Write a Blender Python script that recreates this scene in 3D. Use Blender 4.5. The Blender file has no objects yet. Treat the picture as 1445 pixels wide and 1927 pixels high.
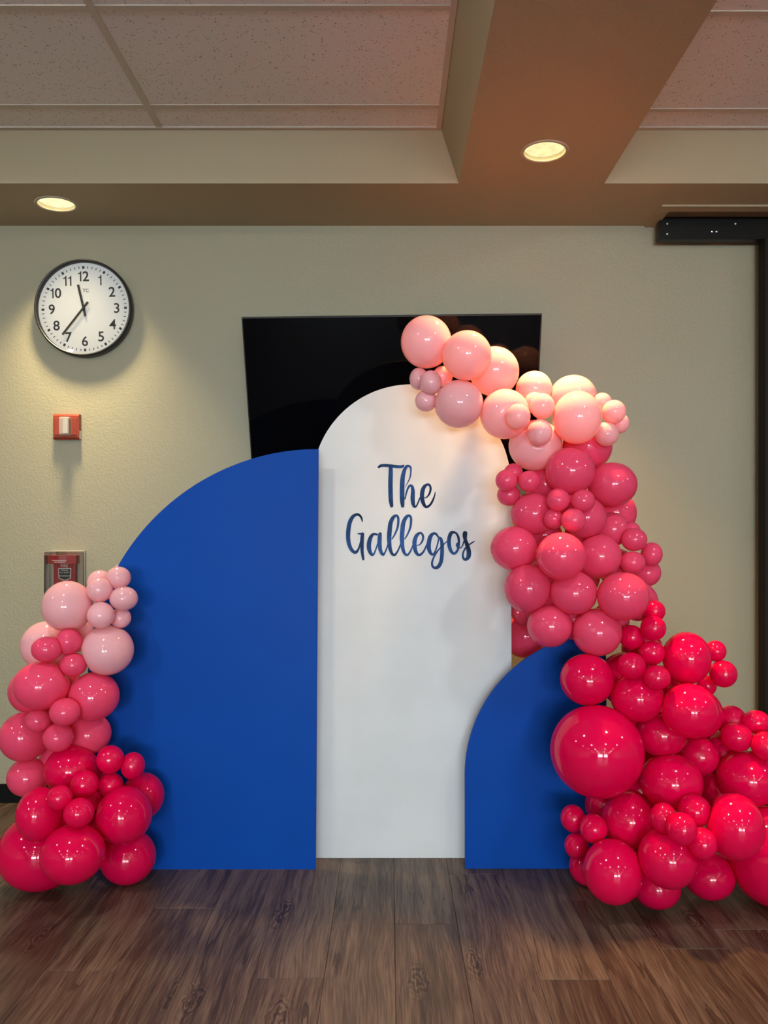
import bpy, bmesh, math, random
from mathutils import Vector, Matrix, Euler
import numpy as np

random.seed(7)
sc = bpy.context.scene
COL = sc.collection
PI = math.pi

# ------------------------------------------------------------------ camera
cam_data = bpy.data.cameras.new('camera')
cam_data.sensor_fit = 'VERTICAL'
cam_data.sensor_height = 36.0
cam_data.lens = 36.0 * 1500.0 / 1927.0
cam_data.shift_x = -9.5 / 1927.0
cam_data.shift_y = 38.5 / 1927.0
cam_data.clip_start = 0.05
cam = bpy.data.objects.new('camera', cam_data)
cam.location = (0, 0, 1.264)
cam.rotation_euler = (PI / 2, 0, 0)
COL.objects.link(cam)
sc.camera = cam

# ------------------------------------------------------------------ world, exposure
world = bpy.data.worlds.new('world')
sc.world = world
world.use_nodes = True
world.node_tree.nodes['Background'].inputs[0].default_value = (0.5, 0.55, 0.6, 1)
world.node_tree.nodes['Background'].inputs[1].default_value = 0.2
sc.view_settings.view_transform = 'Standard'
sc.view_settings.look = 'None'
sc.view_settings.gamma = 1.0
sc.view_settings.use_curve_mapping = False
sc.view_settings.exposure = 0.42
sc.cycles.use_denoising = True
sc.cycles.max_bounces = 10
sc.cycles.diffuse_bounces = 6
sc.cycles.sample_clamp_indirect = 6.0

# lamp strengths (watts) and colours
GRID_W = 5.0
GRID_C = (1.0, 0.98, 0.94)
LEFT_W, LEFT_C = 9.0, (1.0, 0.80, 0.46)
BEAM_W, BEAM_C = 13.5, (1.0, 0.56, 0.20)
WINDOW_E, WINDOW_C = 24.0, (0.76, 0.90, 1.0)

WALL_Y = 3.733
SOFFIT_Z = 2.70
TILE_Z = 2.884


# ------------------------------------------------------------------ helpers
def nodes_of(name):
    m = bpy.data.materials.new(name)
    m.use_nodes = True
    nt = m.node_tree
    return m, nt, nt.nodes['Principled BSDF'], nt.nodes['Material Output']


def N(nt, kind, **kw):
    n = nt.nodes.new(kind)
    for k, v in kw.items():
        if k.startswith('i_'):
            n.inputs[k[2:].replace('_', ' ')].default_value = v
        else:
            setattr(n, k, v)
    return n


def plain(name, col, rough=0.5, metal=0.0, spec=0.5, coat=0.0):
    m, nt, p, o = nodes_of(name)
    p.inputs['Base Color'].default_value = (*col, 1)
    p.inputs['Roughness'].default_value = rough
    p.inputs['Metallic'].default_value = metal
    p.inputs['Specular IOR Level'].default_value = spec
    p.inputs['Coat Weight'].default_value = coat
    # a touch of procedural unevenness in the gloss
    no = N(nt, 'ShaderNodeTexNoise', i_Scale=35.0)
    mr = N(nt, 'ShaderNodeMapRange')
    mr.inputs['To Min'].default_value = max(0.0, rough - 0.05)
    mr.inputs['To Max'].default_value = min(1.0, rough + 0.05)
    nt.links.new(no.outputs['Fac'], mr.inputs['Value'])
    nt.links.new(mr.outputs[0], p.inputs['Roughness'])
    return m


def emit(name, col, strength):
    m, nt, p, o = nodes_of(name)
    nt.nodes.remove(p)
    e = N(nt, 'ShaderNodeEmission')
    e.inputs[0].default_value = (*col, 1)
    e.inputs[1].default_value = strength
    nt.links.new(e.outputs[0], o.inputs[0])
    return m


def obj(name, me, mat=None, parent=None, loc=None, rot=None, smooth=False):
    if isinstance(me, bmesh.types.BMesh):
        bm = me
        bmesh.ops.recalc_face_normals(bm, faces=bm.faces[:])
        me = bpy.data.meshes.new(name)
        bm.to_mesh(me)
        bm.free()
    if mat is not None and not me.materials:
        me.materials.append(mat)
    if smooth:
        me.polygons.foreach_set('use_smooth', [True] * len(me.polygons))
    o = bpy.data.objects.new(name, me)
    COL.objects.link(o)
    if parent:
        o.parent = parent
    if loc is not None:
        o.location = loc
    if rot is not None:
        o.rotation_euler = rot
    return o


def empty(name, loc=(0, 0, 0), rot=(0, 0, 0)):
    o = bpy.data.objects.new(name, None)
    COL.objects.link(o)
    o.location = loc
    o.rotation_euler = rot
    o.empty_display_size = 0.1
    return o


def tag(o, label=None, cat=None, group=None, kind=None):
    if label:
        o['label'] = label
    if cat:
        o['category'] = cat
    if group:
        o['group'] = group
    if kind:
        o['kind'] = kind
    return o


def add_box(bm, x0, x1, y0, y1, z0, z1, bevel=0.0):
    r = bmesh.ops.create_cube(bm, size=1.0)
    vs = r['verts']
    for v in vs:
        v.co = Vector(((x0 + x1) / 2 + v.co.x * (x1 - x0), (y0 + y1) / 2 + v.co.y * (y1 - y0),
                       (z0 + z1) / 2 + v.co.z * (z1 - z0)))
    if bevel:
        es = list({e for v in vs for e in v.link_edges})
        bmesh.ops.bevel(bm, geom=es, offset=bevel, segments=2, affect='EDGES', profile=0.5)
    return bm


def box(*a, bevel=0.0):
    return add_box(bmesh.new(), *a, bevel=bevel)


def add_prism(bm, pts, axis, a, b):
    """extrude a 2-D outline along an axis ('x': pts are (y,z); 'y': pts are (x,z); 'z': pts are (x,y))"""
    def P(p, t):
        return {'x': (t, p[0], p[1]), 'y': (p[0], t, p[1]), 'z': (p[0], p[1], t)}[axis]
    v0 = [bm.verts.new(P(p, a)) for p in pts]
    v1 = [bm.verts.new(P(p, b)) for p in pts]
    bm.faces.new(v0)
    bm.faces.new(v1[::-1])
    n = len(pts)
    for i in range(n):
        bm.faces.new((v0[i], v0[(i + 1) % n], v1[(i + 1) % n], v1[i]))
    return bm


def lathe(profile, seg=64, axis='z'):
    """profile: list of (radius, height); revolve about the axis (z, or y pointing towards -y)"""
    bm = bmesh.new()
    rings = []
    for r, h in profile:
        ring = []
        if r < 1e-6:
            ring = [bm.verts.new((0, 0, h) if axis == 'z' else (0, -h, 0))] * seg
        else:
            for i in range(seg):
                a = 2 * PI * i / seg
                ring.append(bm.verts.new((r * math.cos(a), r * math.sin(a), h) if axis == 'z'
                                         else (r * math.cos(a), -h, r * math.sin(a))))
        rings.append(ring)
    for A, B in zip(rings, rings[1:]):
        for i in range(seg):
            q = []
            for v in (A[i], A[(i + 1) % seg], B[(i + 1) % seg], B[i]):
                if v not in q:
                    q.append(v)
            if len(q) > 2:
                bm.faces.new(q)
    return bm


def text_mesh(s, size, extrude=0.0, offset=0.0):
    c = bpy.data.curves.new('print', 'FONT')
    c.body = s
    c.size = size
    c.align_x = 'CENTER'
    c.align_y = 'CENTER'
    c.extrude = extrude
    c.offset = offset
    c.resolution_u = 6
    o = bpy.data.objects.new('print', c)
    COL.objects.link(o)
    dg = bpy.context.evaluated_depsgraph_get()
    dg.update()
    me = bpy.data.meshes.new_from_object(o.evaluated_get(dg))
    bpy.data.objects.remove(o)
    bpy.data.curves.remove(c)
    me.materials.clear()
    return me


def cut(o, cutter_bm):
    """boolean difference, applied"""
    c = obj('cutter', cutter_bm)
    md = o.modifiers.new('cut', 'BOOLEAN')
    md.operation = 'DIFFERENCE'
    md.solver = 'EXACT'
    md.object = c
    dg = bpy.context.evaluated_depsgraph_get()
    dg.update()
    me = bpy.data.meshes.new_from_object(o.evaluated_get(dg))
    o.modifiers.clear()
    o.data = me
    bpy.data.objects.remove(c)


# ------------------------------------------------------------------ materials
def wall_paint(name, col, scale=120.0, strength=0.25, rough=0.55):
    m, nt, p, o = nodes_of(name)
    tc = N(nt, 'ShaderNodeTexCoord')
    n1 = N(nt, 'ShaderNodeTexNoise', i_Scale=scale, i_Detail=3.0, i_Roughness=0.55)
    n2 = N(nt, 'ShaderNodeTexNoise', i_Scale=1.3, i_Detail=2.0)
    nt.links.new(tc.outputs['Object'], n1.inputs['Vector'])
    nt.links.new(tc.outputs['Object'], n2.inputs['Vector'])
    b = N(nt, 'ShaderNodeBump', i_Strength=strength, i_Distance=0.004)
    nt.links.new(n1.outputs['Fac'], b.inputs['Height'])
    nt.links.new(b.outputs[0], p.inputs['Normal'])
    r = N(nt, 'ShaderNodeValToRGB')
    r.color_ramp.elements[0].position = 0.3
    r.color_ramp.elements[1].position = 0.7
    r.color_ramp.elements[0].color = (*[c * 0.965 for c in col], 1)
    r.color_ramp.elements[1].color = (*col, 1)
    nt.links.new(n2.outputs['Fac'], r.inputs[0])
    nt.links.new(r.outputs[0], p.inputs['Base Color'])
    p.inputs['Roughness'].default_value = rough
    p.inputs['Specular IOR Level'].default_value = 0.35
    return m


M_WALL = wall_paint('wall_paint', (0.36, 0.332, 0.228), 110, 0.5, 0.42)
M_SOFFIT = wall_paint('soffit_paint', (0.43, 0.355, 0.225), 90, 0.2, 0.6)


def tile_mat():
    m, nt, p, o = nodes_of('acoustic_tile')
    tc = N(nt, 'ShaderNodeTexCoord')
    oi = N(nt, 'ShaderNodeObjectInfo')
    off = N(nt, 'ShaderNodeVectorMath', operation='MULTIPLY_ADD')
    off.inputs[1].default_value = (9, 5, 0)
    nt.links.new(oi.outputs['Random'], off.inputs[0])
    nt.links.new(tc.outputs['Object'], off.inputs[2])
    v = N(nt, 'ShaderNodeTexVoronoi', i_Scale=85.0, i_Randomness=1.0)
    nz = N(nt, 'ShaderNodeTexNoise', i_Scale=40.0, i_Detail=2.0)
    nt.links.new(off.outputs[0], v.inputs['Vector'])
    nt.links.new(off.outputs[0], nz.inputs['Vector'])
    th = N(nt, 'ShaderNodeMath', operation='MULTIPLY_ADD')     # pit radius varies
    th.inputs[1].default_value = 0.55
    th.inputs[2].default_value = -0.085
    nt.links.new(nz.outputs['Fac'], th.inputs[0])
    mr = N(nt, 'ShaderNodeMath', operation='LESS_THAN')
    nt.links.new(v.outputs['Distance'], mr.inputs[0])
    nt.links.new(th.outputs[0], mr.inputs[1])
    mix = N(nt, 'ShaderNodeMix', data_type='RGBA')
    mix.inputs['A'].default_value = (0.86, 0.83, 0.81, 1)
    mix.inputs['B'].default_value = (0.48, 0.41, 0.35, 1)
    nt.links.new(mr.outputs[0], mix.inputs['Factor'])
    nt.links.new(mix.outputs['Result'], p.inputs['Base Color'])
    b = N(nt, 'ShaderNodeBump', i_Strength=0.4, i_Distance=0.003, invert=True)
    nt.links.new(mr.outputs[0], b.inputs['Height'])
    nt.links.new(b.outputs[0], p.inputs['Normal'])
    p.inputs['Roughness'].default_value = 0.9
    return m


def wood_mat():
    m, nt, p, o = nodes_of('vinyl_wood_plank')
    L = nt.links.new
    tc = N(nt, 'ShaderNodeTexCoord')
    oi = N(nt, 'ShaderNodeObjectInfo')
    off = N(nt, 'ShaderNodeVectorMath', operation='MULTIPLY_ADD')
    off.inputs[1].default_value = (13.0, 31.0, 7.0)
    L(oi.outputs['Random'], off.inputs[0])
    L(tc.outputs['Object'], off.inputs[2])
    # knots bend the grain
    kn = N(nt, 'ShaderNodeTexNoise', i_Scale=2.2, i_Detail=1.0)
    mk = N(nt, 'ShaderNodeMapping')
    mk.inputs['Scale'].default_value = (2.2, 0.8, 1)
    L(off.outputs[0], mk.inputs[0])
    L(mk.outputs[0], kn.inputs['Vector'])
    add = N(nt, 'ShaderNodeVectorMath', operation='MULTIPLY_ADD')
    add.inputs[1].default_value = (0.055, 0.0, 0)
    L(kn.outputs['Color'], add.inputs[0])
    L(off.outputs[0], add.inputs[2])
    ms = N(nt, 'ShaderNodeMapping')
    ms.inputs['Scale'].default_value = (34, 1.7, 1)
    L(add.outputs[0], ms.inputs[0])
    g1 = N(nt, 'ShaderNodeTexNoise', i_Scale=1.0, i_Detail=5.0, i_Roughness=0.6)
    L(ms.outputs[0], g1.inputs['Vector'])
    ms2 = N(nt, 'ShaderNodeMapping')
    ms2.inputs['Scale'].default_value = (230, 9, 1)
    L(add.outputs[0], ms2.inputs[0])
    g2 = N(nt, 'ShaderNodeTexNoise', i_Scale=1.0, i_Detail=3.0)
    L(ms2.outputs[0], g2.inputs['Vector'])
    # wide tone patches
    ms3 = N(nt, 'ShaderNodeMapping')
    ms3.inputs['Scale'].default_value = (5, 1.1, 1)
    L(off.outputs[0], ms3.inputs[0])
    g3 = N(nt, 'ShaderNodeTexNoise', i_Scale=1.0, i_Detail=2.0)
    L(ms3.outputs[0], g3.inputs['Vector'])
    s1 = N(nt, 'ShaderNodeMath', operation='MULTIPLY_ADD')
    s1.inputs[1].default_value = 0.55
    L(g2.outputs['Fac'], s1.inputs[0])
    s0 = N(nt, 'ShaderNodeMath', operation='MULTIPLY')
    s0.inputs[1].default_value = 0.60
    L(g1.outputs['Fac'], s0.inputs[0])
    L(s0.outputs[0], s1.inputs[2])
    s2 = N(nt, 'ShaderNodeMath', operation='MULTIPLY_ADD')
    s2.inputs[1].default_value = 0.42
    L(g3.outputs['Fac'], s2.inputs[0])
    L(s1.outputs[0], s2.inputs[2])
    s3 = N(nt, 'ShaderNodeMath', operation='MULTIPLY_ADD')
    s3.inputs[1].default_value = 0.08
    L(oi.outputs['Random'], s3.inputs[0])
    L(s2.outputs[0], s3.inputs[2])
    r = N(nt, 'ShaderNodeValToRGB')
    cr = r.color_ramp
    cr.elements[0].position = 0.58
    cr.elements[0].color = (0.024, 0.014, 0.010, 1)
    cr.elements[1].position = 1.02
    cr.elements[1].color = (0.155, 0.108, 0.078, 1)
    e = cr.elements.new(0.78)
    e.color = (0.070, 0.044, 0.031, 1)
    # scattered knots: swirls of darker and lighter rings
    mkn = N(nt, 'ShaderNodeMapping')
    mkn.inputs['Scale'].default_value = (5.0, 2.0, 1)
    L(add.outputs[0], mkn.inputs[0])
    wob = N(nt, 'ShaderNodeTexNoise', i_Scale=9.0, i_Detail=2.0)
    L(mkn.outputs[0], wob.inputs['Vector'])
    mkw = N(nt, 'ShaderNodeVectorMath', operation='MULTIPLY_ADD')
    mkw.inputs[1].default_value = (0.22, 0.22, 0)
    L(wob.outputs['Color'], mkw.inputs[0])
    L(mkn.outputs[0], mkw.inputs[2])
    vk = N(nt, 'ShaderNodeTexVoronoi', i_Scale=1.0, voronoi_dimensions='2D')
    L(mkw.outputs[0], vk.inputs['Vector'])
    km = N(nt, 'ShaderNodeMapRange', interpolation_type='SMOOTHSTEP')
    km.inputs['From Min'].default_value = 0.24
    km.inputs['From Max'].default_value = 0.06
    L(vk.outputs['Distance'], km.inputs['Value'])
    ks = N(nt, 'ShaderNodeMath', operation='MULTIPLY')
    ks.inputs[1].default_value = 95.0
    L(vk.outputs['Distance'], ks.inputs[0])
    kw = N(nt, 'ShaderNodeMath', operation='SINE')
    L(ks.outputs[0], kw.inputs[0])
    kg = N(nt, 'ShaderNodeMath', operation='MULTIPLY_ADD')
    kg.inputs[1].default_value = 0.13
    kg.inputs[2].default_value = -0.05
    L(kw.outputs[0], kg.inputs[0])
    sp = N(nt, 'ShaderNodeSeparateColor')
    L(vk.outputs['Color'], sp.inputs[0])
    pick = N(nt, 'ShaderNodeMath', operation='GREATER_THAN')
    pick.inputs[1].default_value = 0.55
    L(sp.outputs[0], pick.inputs[0])
    kk = N(nt, 'ShaderNodeMath', operation='MULTIPLY')
    L(km.outputs[0], kk.inputs[0])
    L(pick.outputs[0], kk.inputs[1])
    s4 = N(nt, 'ShaderNodeMath', operation='MULTIPLY_ADD')
    L(kg.outputs[0], s4.inputs[0])
    L(kk.outputs[0], s4.inputs[1])
    L(s3.outputs[0], s4.inputs[2])
    L(s4.outputs[0], r.inputs[0])
    # dark splits along the grain
    ms4 = N(nt, 'ShaderNodeMapping')
    ms4.inputs['Scale'].default_value = (16, 0.9, 1)
    L(add.outputs[0], ms4.inputs[0])
    g4 = N(nt, 'ShaderNodeTexNoise', i_Scale=1.0, i_Detail=4.0, i_Roughness=0.5)
    L(ms4.outputs[0], g4.inputs['Vector'])
    ab = N(nt, 'ShaderNodeMath', operation='SUBTRACT')
    ab.inputs[1].default_value = 0.5
    L(g4.outputs['Fac'], ab.inputs[0])
    ab2 = N(nt, 'ShaderNodeMath', operation='ABSOLUTE')
    L(ab.outputs[0], ab2.inputs[0])
    gate = N(nt, 'ShaderNodeTexNoise', i_Scale=2.6, i_Detail=1.0)
    L(off.outputs[0], gate.inputs['Vector'])
    gm = N(nt, 'ShaderNodeMapRange')
    gm.inputs['From Min'].default_value = 0.53
    gm.inputs['From Max'].default_value = 0.60
    gm.inputs['To Min'].default_value = 0.0
    gm.inputs['To Max'].default_value = 0.014
    L(gate.outputs['Fac'], gm.inputs['Value'])
    lt = N(nt, 'ShaderNodeMath', operation='LESS_THAN')
    L(ab2.outputs[0], lt.inputs[0])
    L(gm.outputs[0], lt.inputs[1])
    mix = N(nt, 'ShaderNodeMix', data_type='RGBA')
    mix.inputs['B'].default_value = (0.03, 0.018, 0.012, 1)
    L(r.outputs[0], mix.inputs['A'])
    lm = N(nt, 'ShaderNodeMath', operation='MULTIPLY')
    lm.inputs[1].default_value = 0.75
    L(lt.outputs[0], lm.inputs[0])
    L(lm.outputs[0], mix.inputs['Factor'])
    L(mix.outputs['Result'], p.inputs['Base Color'])
    b = N(nt, 'ShaderNodeBump', i_Strength=0.25, i_Distance=0.001)
    L(g2.outputs['Fac'], b.inputs['Height'])
    L(b.outputs[0], p.inputs['Normal'])
    p.inputs['Roughness'].default_value = 0.42
    p.inputs['Specular IOR Level'].default_value = 0.35
    return m


def latex(name, col, trans, tcol):
    m, nt, p, o = nodes_of(name)
    L = nt.links.new
    p.inputs['Roughness'].default_value = 0.045
    p.inputs['Specular IOR Level'].default_value = 0.5
    oi = N(nt, 'ShaderNodeObjectInfo')
    hs = N(nt, 'ShaderNodeHueSaturation')
    hs.inputs['Color'].default_value = (*col, 1)
    mr = N(nt, 'ShaderNodeMapRange')
    mr.inputs['To Min'].default_value = 0.94
    mr.inputs['To Max'].default_value = 1.04
    L(oi.outputs['Random'], mr.inputs['Value'])
    L(mr.outputs[0], hs.inputs['Value'])
    L(hs.outputs[0], p.inputs['Base Color'])
    t = N(nt, 'ShaderNodeBsdfTranslucent')
    t.inputs[0].default_value = (*tcol, 1)
    mx = N(nt, 'ShaderNodeMixShader')
    mx.inputs[0].default_value = trans
    L(p.outputs[0], mx.inputs[1])
    L(t.outputs[0], mx.inputs[2])
    L(mx.outputs[0], o.inputs[0])
    return m


def clear_plastic(name, col, refl=1.0, rough=0.02):
    m, nt, p, o = nodes_of(name)
    nt.nodes.remove(p)
    L = nt.links.new
    tr = N(nt, 'ShaderNodeBsdfTransparent')
    tr.inputs[0].default_value = (*col, 1)
    gl = N(nt, 'ShaderNodeBsdfGlossy')
    gl.inputs['Roughness'].default_value = rough
    fr = N(nt, 'ShaderNodeFresnel')
    fr.inputs[0].default_value = 1.45
    mu = N(nt, 'ShaderNodeMath', operation='MULTIPLY')
    mu.inputs[1].default_value = refl
    L(fr.outputs[0], mu.inputs[0])
    mx = N(nt, 'ShaderNodeMixShader')
    L(mu.outputs[0], mx.inputs[0])
    L(tr.outputs[0], mx.inputs[1])
    L(gl.outputs[0], mx.inputs[2])
    L(mx.outputs[0], o.inputs[0])
    return m


def frosted(name, col, solid):
    m, nt, p, o = nodes_of(name)
    tr = N(nt, 'ShaderNodeBsdfTransparent')
    mx = N(nt, 'ShaderNodeMixShader')
    mx.inputs[0].default_value = solid
    p.inputs['Base Color'].default_value = (*col, 1)
    p.inputs['Roughness'].default_value = 0.15
    n = N(nt, 'ShaderNodeTexNoise', i_Scale=60.0)
    mr = N(nt, 'ShaderNodeMapRange')
    mr.inputs['To Min'].default_value = solid - 0.2
    mr.inputs['To Max'].default_value = solid + 0.2
    nt.links.new(n.outputs['Fac'], mr.inputs['Value'])
    nt.links.new(mr.outputs[0], mx.inputs[0])
    nt.links.new(tr.outputs[0], mx.inputs[1])
    nt.links.new(p.outputs[0], mx.inputs[2])
    nt.links.new(mx.outputs[0], o.inputs[0])
    return m


def board_paint(name, col, rough):
    m, nt, p, o = nodes_of(name)
    L = nt.links.new
    tc = N(nt, 'ShaderNodeTexCoord')
    mp = N(nt, 'ShaderNodeMapping')
    mp.inputs['Scale'].default_value = (60, 60, 4)
    L(tc.outputs['Object'], mp.inputs[0])
    n1 = N(nt, 'ShaderNodeTexNoise', i_Scale=1.0, i_Detail=3.0)
    L(mp.outputs[0], n1.inputs['Vector'])
    n2 = N(nt, 'ShaderNodeTexNoise', i_Scale=5.0, i_Detail=3.0)
    L(tc.outputs['Object'], n2.inputs['Vector'])
    r = N(nt, 'ShaderNodeValToRGB')
    r.color_ramp.elements[0].position = 0.35
    r.color_ramp.elements[1].position = 0.65
    r.color_ramp.elements[0].color = (*[c * 0.95 for c in col], 1)
    r.color_ramp.elements[1].color = (*col, 1)
    L(n2.outputs['Fac'], r.inputs[0])
    L(r.outputs[0], p.inputs['Base Color'])
    b = N(nt, 'ShaderNodeBump', i_Strength=0.08, i_Distance=0.001)
    L(n1.outputs['Fac'], b.inputs['Height'])
    L(b.outputs[0], p.inputs['Normal'])
    p.inputs['Roughness'].default_value = rough
    p.inputs['Specular IOR Level'].default_value = 0.07
    return m


def foil_mat():
    m, nt, p, o = nodes_of('navy_glitter_foil')
    L = nt.links.new
    tc = N(nt, 'ShaderNodeTexCoord')
    v = N(nt, 'ShaderNodeTexVoronoi', i_Scale=420.0)
    L(tc.outputs['Object'], v.inputs['Vector'])
    n = N(nt, 'ShaderNodeTexNoise', i_Scale=700.0, i_Detail=2.0)
    L(tc.outputs['Object'], n.inputs['Vector'])
    b = N(nt, 'ShaderNodeBump', i_Strength=0.35, i_Distance=0.001)
    L(n.outputs['Fac'], b.inputs['Height'])
    L(b.outputs[0], p.inputs['Normal'])
    r = N(nt, 'ShaderNodeValToRGB')
    r.color_ramp.elements[0].color = (0.0012, 0.0045, 0.018, 1)
    r.color_ramp.elements[1].color = (0.010, 0.028, 0.075, 1)
    L(v.outputs['Color'], r.inputs[0])
    pn = N(nt, 'ShaderNodeTexNoise', i_Scale=7.0, i_Detail=1.0)      # patchy sheen painted into the foil's base colour
    L(tc.outputs['Object'], pn.inputs['Vector'])
    pr = N(nt, 'ShaderNodeMapRange')
    pr.inputs['From Min'].default_value = 0.35
    pr.inputs['From Max'].default_value = 0.68
    pr.inputs['To Min'].default_value = 0.3
    pr.inputs['To Max'].default_value = 1.9
    L(pn.outputs['Fac'], pr.inputs['Value'])
    vm = N(nt, 'ShaderNodeVectorMath', operation='SCALE')
    L(r.outputs[0], vm.inputs[0])
    L(pr.outputs[0], vm.inputs['Scale'])
    L(vm.outputs[0], p.inputs['Base Color'])
    p.inputs['Metallic'].default_value = 0.6
    p.inputs['Specular IOR Level'].default_value = 0.1
    p.inputs['Roughness'].default_value = 0.30
    return m


M_TILE = tile_mat()
M_WOOD = wood_mat()
M_GRIDBAR = plain('painted_grid_metal', (0.60, 0.54, 0.46), 0.5)
M_BLUE = board_paint('royal_blue_paint', (0.003, 0.062, 0.365), 0.42)
M_WHITE = board_paint('white_paint', (0.70, 0.73, 0.745), 0.5)
M_FOIL = foil_mat()
M_BLACK = plain('black_plastic', (0.012, 0.012, 0.013), 0.35)
M_BLACKVINYL = plain('black_vinyl', (0.003, 0.003, 0.0035), 0.5, 0.0, 0.15)
M_SCREEN = plain('black_screen', (0.002, 0.002, 0.003), 0.05, 0.0, 0.09)
M_TRACK = plain('dark_track_metal', (0.010, 0.009, 0.008), 0.4, 0.6)
M_TRACKPLATE = plain('grey_track_plate', (0.22, 0.20, 0.15), 0.45, 0.0)
M_STEEL = plain('dull_steel', (0.5, 0.5, 0.5), 0.35, 1.0)
M_PARTITION = plain('dark_brown_partition', (0.010, 0.006, 0.004), 0.6, 0.0, 0.2)
M_DIAL = plain('clock_dial', (0.80, 0.79, 0.76), 0.6)
M_INK = plain('black_ink', (0.012, 0.012, 0.014), 0.5)
M_GLASS = clear_plastic('clock_glass', (0.98, 0.98, 0.98), 0.9, 0.01)
M_ALARM = plain('alarm_red', (0.27, 0.034, 0.012), 0.35)
M_STATION = plain('station_red', (0.33, 0.012, 0.020), 0.3)
M_COVER = clear_plastic('clear_polycarbonate', (0.86, 0.85, 0.82), 1.4, 0.06)
M_GASKET = plain('grey_gasket', (0.30, 0.27, 0.22), 0.6)
M_PRINTW = plain('white_print', (0.80, 0.74, 0.74), 0.5)
M_BLADE = plain('lamp_trim_cream', (0.50, 0.42, 0.32), 0.45)
M_REFLECT = plain('lamp_reflector', (0.85, 0.78, 0.60), 0.25, 0.7)
LATEX = {
    'a': latex('pale_pink_latex', (0.97, 0.53, 0.60), 0.26, (1.0, 0.60, 0.42)),
    'b': latex('rose_pink_latex', (0.93, 0.085, 0.20), 0.25, (1.0, 0.08, 0.16)),
    'c': latex('hot_pink_latex', (0.86, 0.002, 0.085), 0.22, (1.0, 0.004, 0.06)),
}


# ------------------------------------------------------------------ room shell
wall_back = tag(obj('wall_back', box(-6, 6, WALL_Y, WALL_Y + 0.15, -0.1, 3.0), M_WALL), kind='structure')
tag(obj('wall_left', box(-6.15, -6, -11, WALL_Y, -0.1, 3.0), M_WALL), kind='structure')
tag(obj('wall_right', box(6, 6.15, -11, WALL_Y, -0.1, 3.0), M_WALL), kind='structure')
wall_front = tag(obj('wall_front', box(-6, 6, -11.15, -11, -0.1, 3.0), M_WALL), kind='structure')

# floor: a slab with separate vinyl planks laid on it
bm = bmesh.new()
add_box(bm, -6, 6, 0.90, WALL_Y, -0.1, -0.005)
add_box(bm, -6, 6, -11, 0.90, -0.1, 0.0)
add_box(bm, -6, -2.614, 0.90, WALL_Y, -0.005, 0.0)
add_box(bm, 2.651, 6, 0.90, WALL_Y, -0.005, 0.0)
floor = tag(obj('floor', bm, M_WOOD), kind='structure')

PW, PL = 0.2025, 1.22


def plank_mesh(y0, y1):
    L = (y1 - y0) - 0.0006
    W = PW - 0.0006
    c = 0.0014
    b = bmesh.new()
    lo = [b.verts.new((sx * W / 2, sy * L / 2, -0.005)) for sx, sy in ((-1, -1), (1, -1), (1, 1), (-1, 1))]
    mi = [b.verts.new((sx * W / 2, sy * L / 2, -c)) for sx, sy in ((-1, -1), (1, -1), (1, 1), (-1, 1))]
    hi = [b.verts.new((sx * (W / 2 - c), sy * (L / 2 - c), 0)) for sx, sy in ((-1, -1), (1, -1), (1, 1), (-1, 1))]
    b.faces.new(hi)
    b.faces.new(lo[::-1])
    for A, B in ((lo, mi), (mi, hi)):
        for i in range(4):
            b.faces.new((A[i], A[(i + 1) % 4], B[(i + 1) % 4], B[i]))
    return b


# end joints seen in the photograph, per row (row 0 starts at x = 0.018)
JOINT = {-2: 2.262, 0: 2.573, 2: 2.254, -4: 2.682, -1: 3.10, 1: 2.95, 3: 2.74, -3: 2.03, -5: 2.30, 4: 2.42}
rng = random.Random(3)
for k in range(-13, 13):
    x = 0.018 + k * PW + PW / 2
    j = JOINT.get(k, 0.9 + rng.random() * PL + 1.0)
    ys = [j]
    while ys[0] - PL > 0.95:
        ys.insert(0, ys[0] - PL)
    while ys[-1] + PL < WALL_Y - 0.05:
        ys.append(ys[-1] + PL)
    ys = [0.90] + ys + [WALL_Y - 0.001]
    for a, b in zip(ys, ys[1:]):
        obj('plank', plank_mesh(a, b), M_WOOD, floor, (x, (a + b) / 2, 0))

tag(obj('baseboard_back', box(-6, 6, WALL_Y - 0.010, WALL_Y, 0.0, 0.088, bevel=0.003), M_BLACKVINYL), kind='structure')

# ceiling: slab, dropped soffits with sloped coffer sides, acoustic tiles in a metal grid
ceiling = tag(obj('ceiling', box(-6, 6, -11, WALL_Y, 2.905, 2.96), M_TRACK), kind='structure')
S = 0.077
soffit = obj('soffit', add_prism(bmesh.new(), [(3.279, SOFFIT_Z), (WALL_Y, SOFFIT_Z), (WALL_Y, 2.905),
                                                (3.279 - S, 2.905), (3.279 - S, TILE_Z)], 'x', -6, 6), M_SOFFIT, ceiling)
beam = obj('beam', add_prism(bmesh.new(), [(0.286, SOFFIT_Z), (0.885, SOFFIT_Z), (0.885 + S, TILE_Z), (0.885 + S, 2.905),
                                           (0.286 - S, 2.905), (0.286 - S, TILE_Z)], 'y', 0.3, 3.279), M_SOFFIT, ceiling)
bm = bmesh.new()
add_box(bm, -6, -2.6, 0.3, 3.279, SOFFIT_Z, 2.905)
add_box(bm, 3.4, 6, 0.3, 3.279, SOFFIT_Z, 2.905)
add_box(bm, -6, 6, -11, 0.3, SOFFIT_Z, 2.905)
obj('soffit_border', bm, M_SOFFIT, ceiling)


def hole(o, x, y, r):
    b = bmesh.new()
    bmesh.ops.create_cone(b, cap_ends=True, segments=64, radius1=r, radius2=r, depth=0.24,
                          matrix=Matrix.Translation((x, y, SOFFIT_Z + 0.08)))
    cut(o, b)


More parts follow.
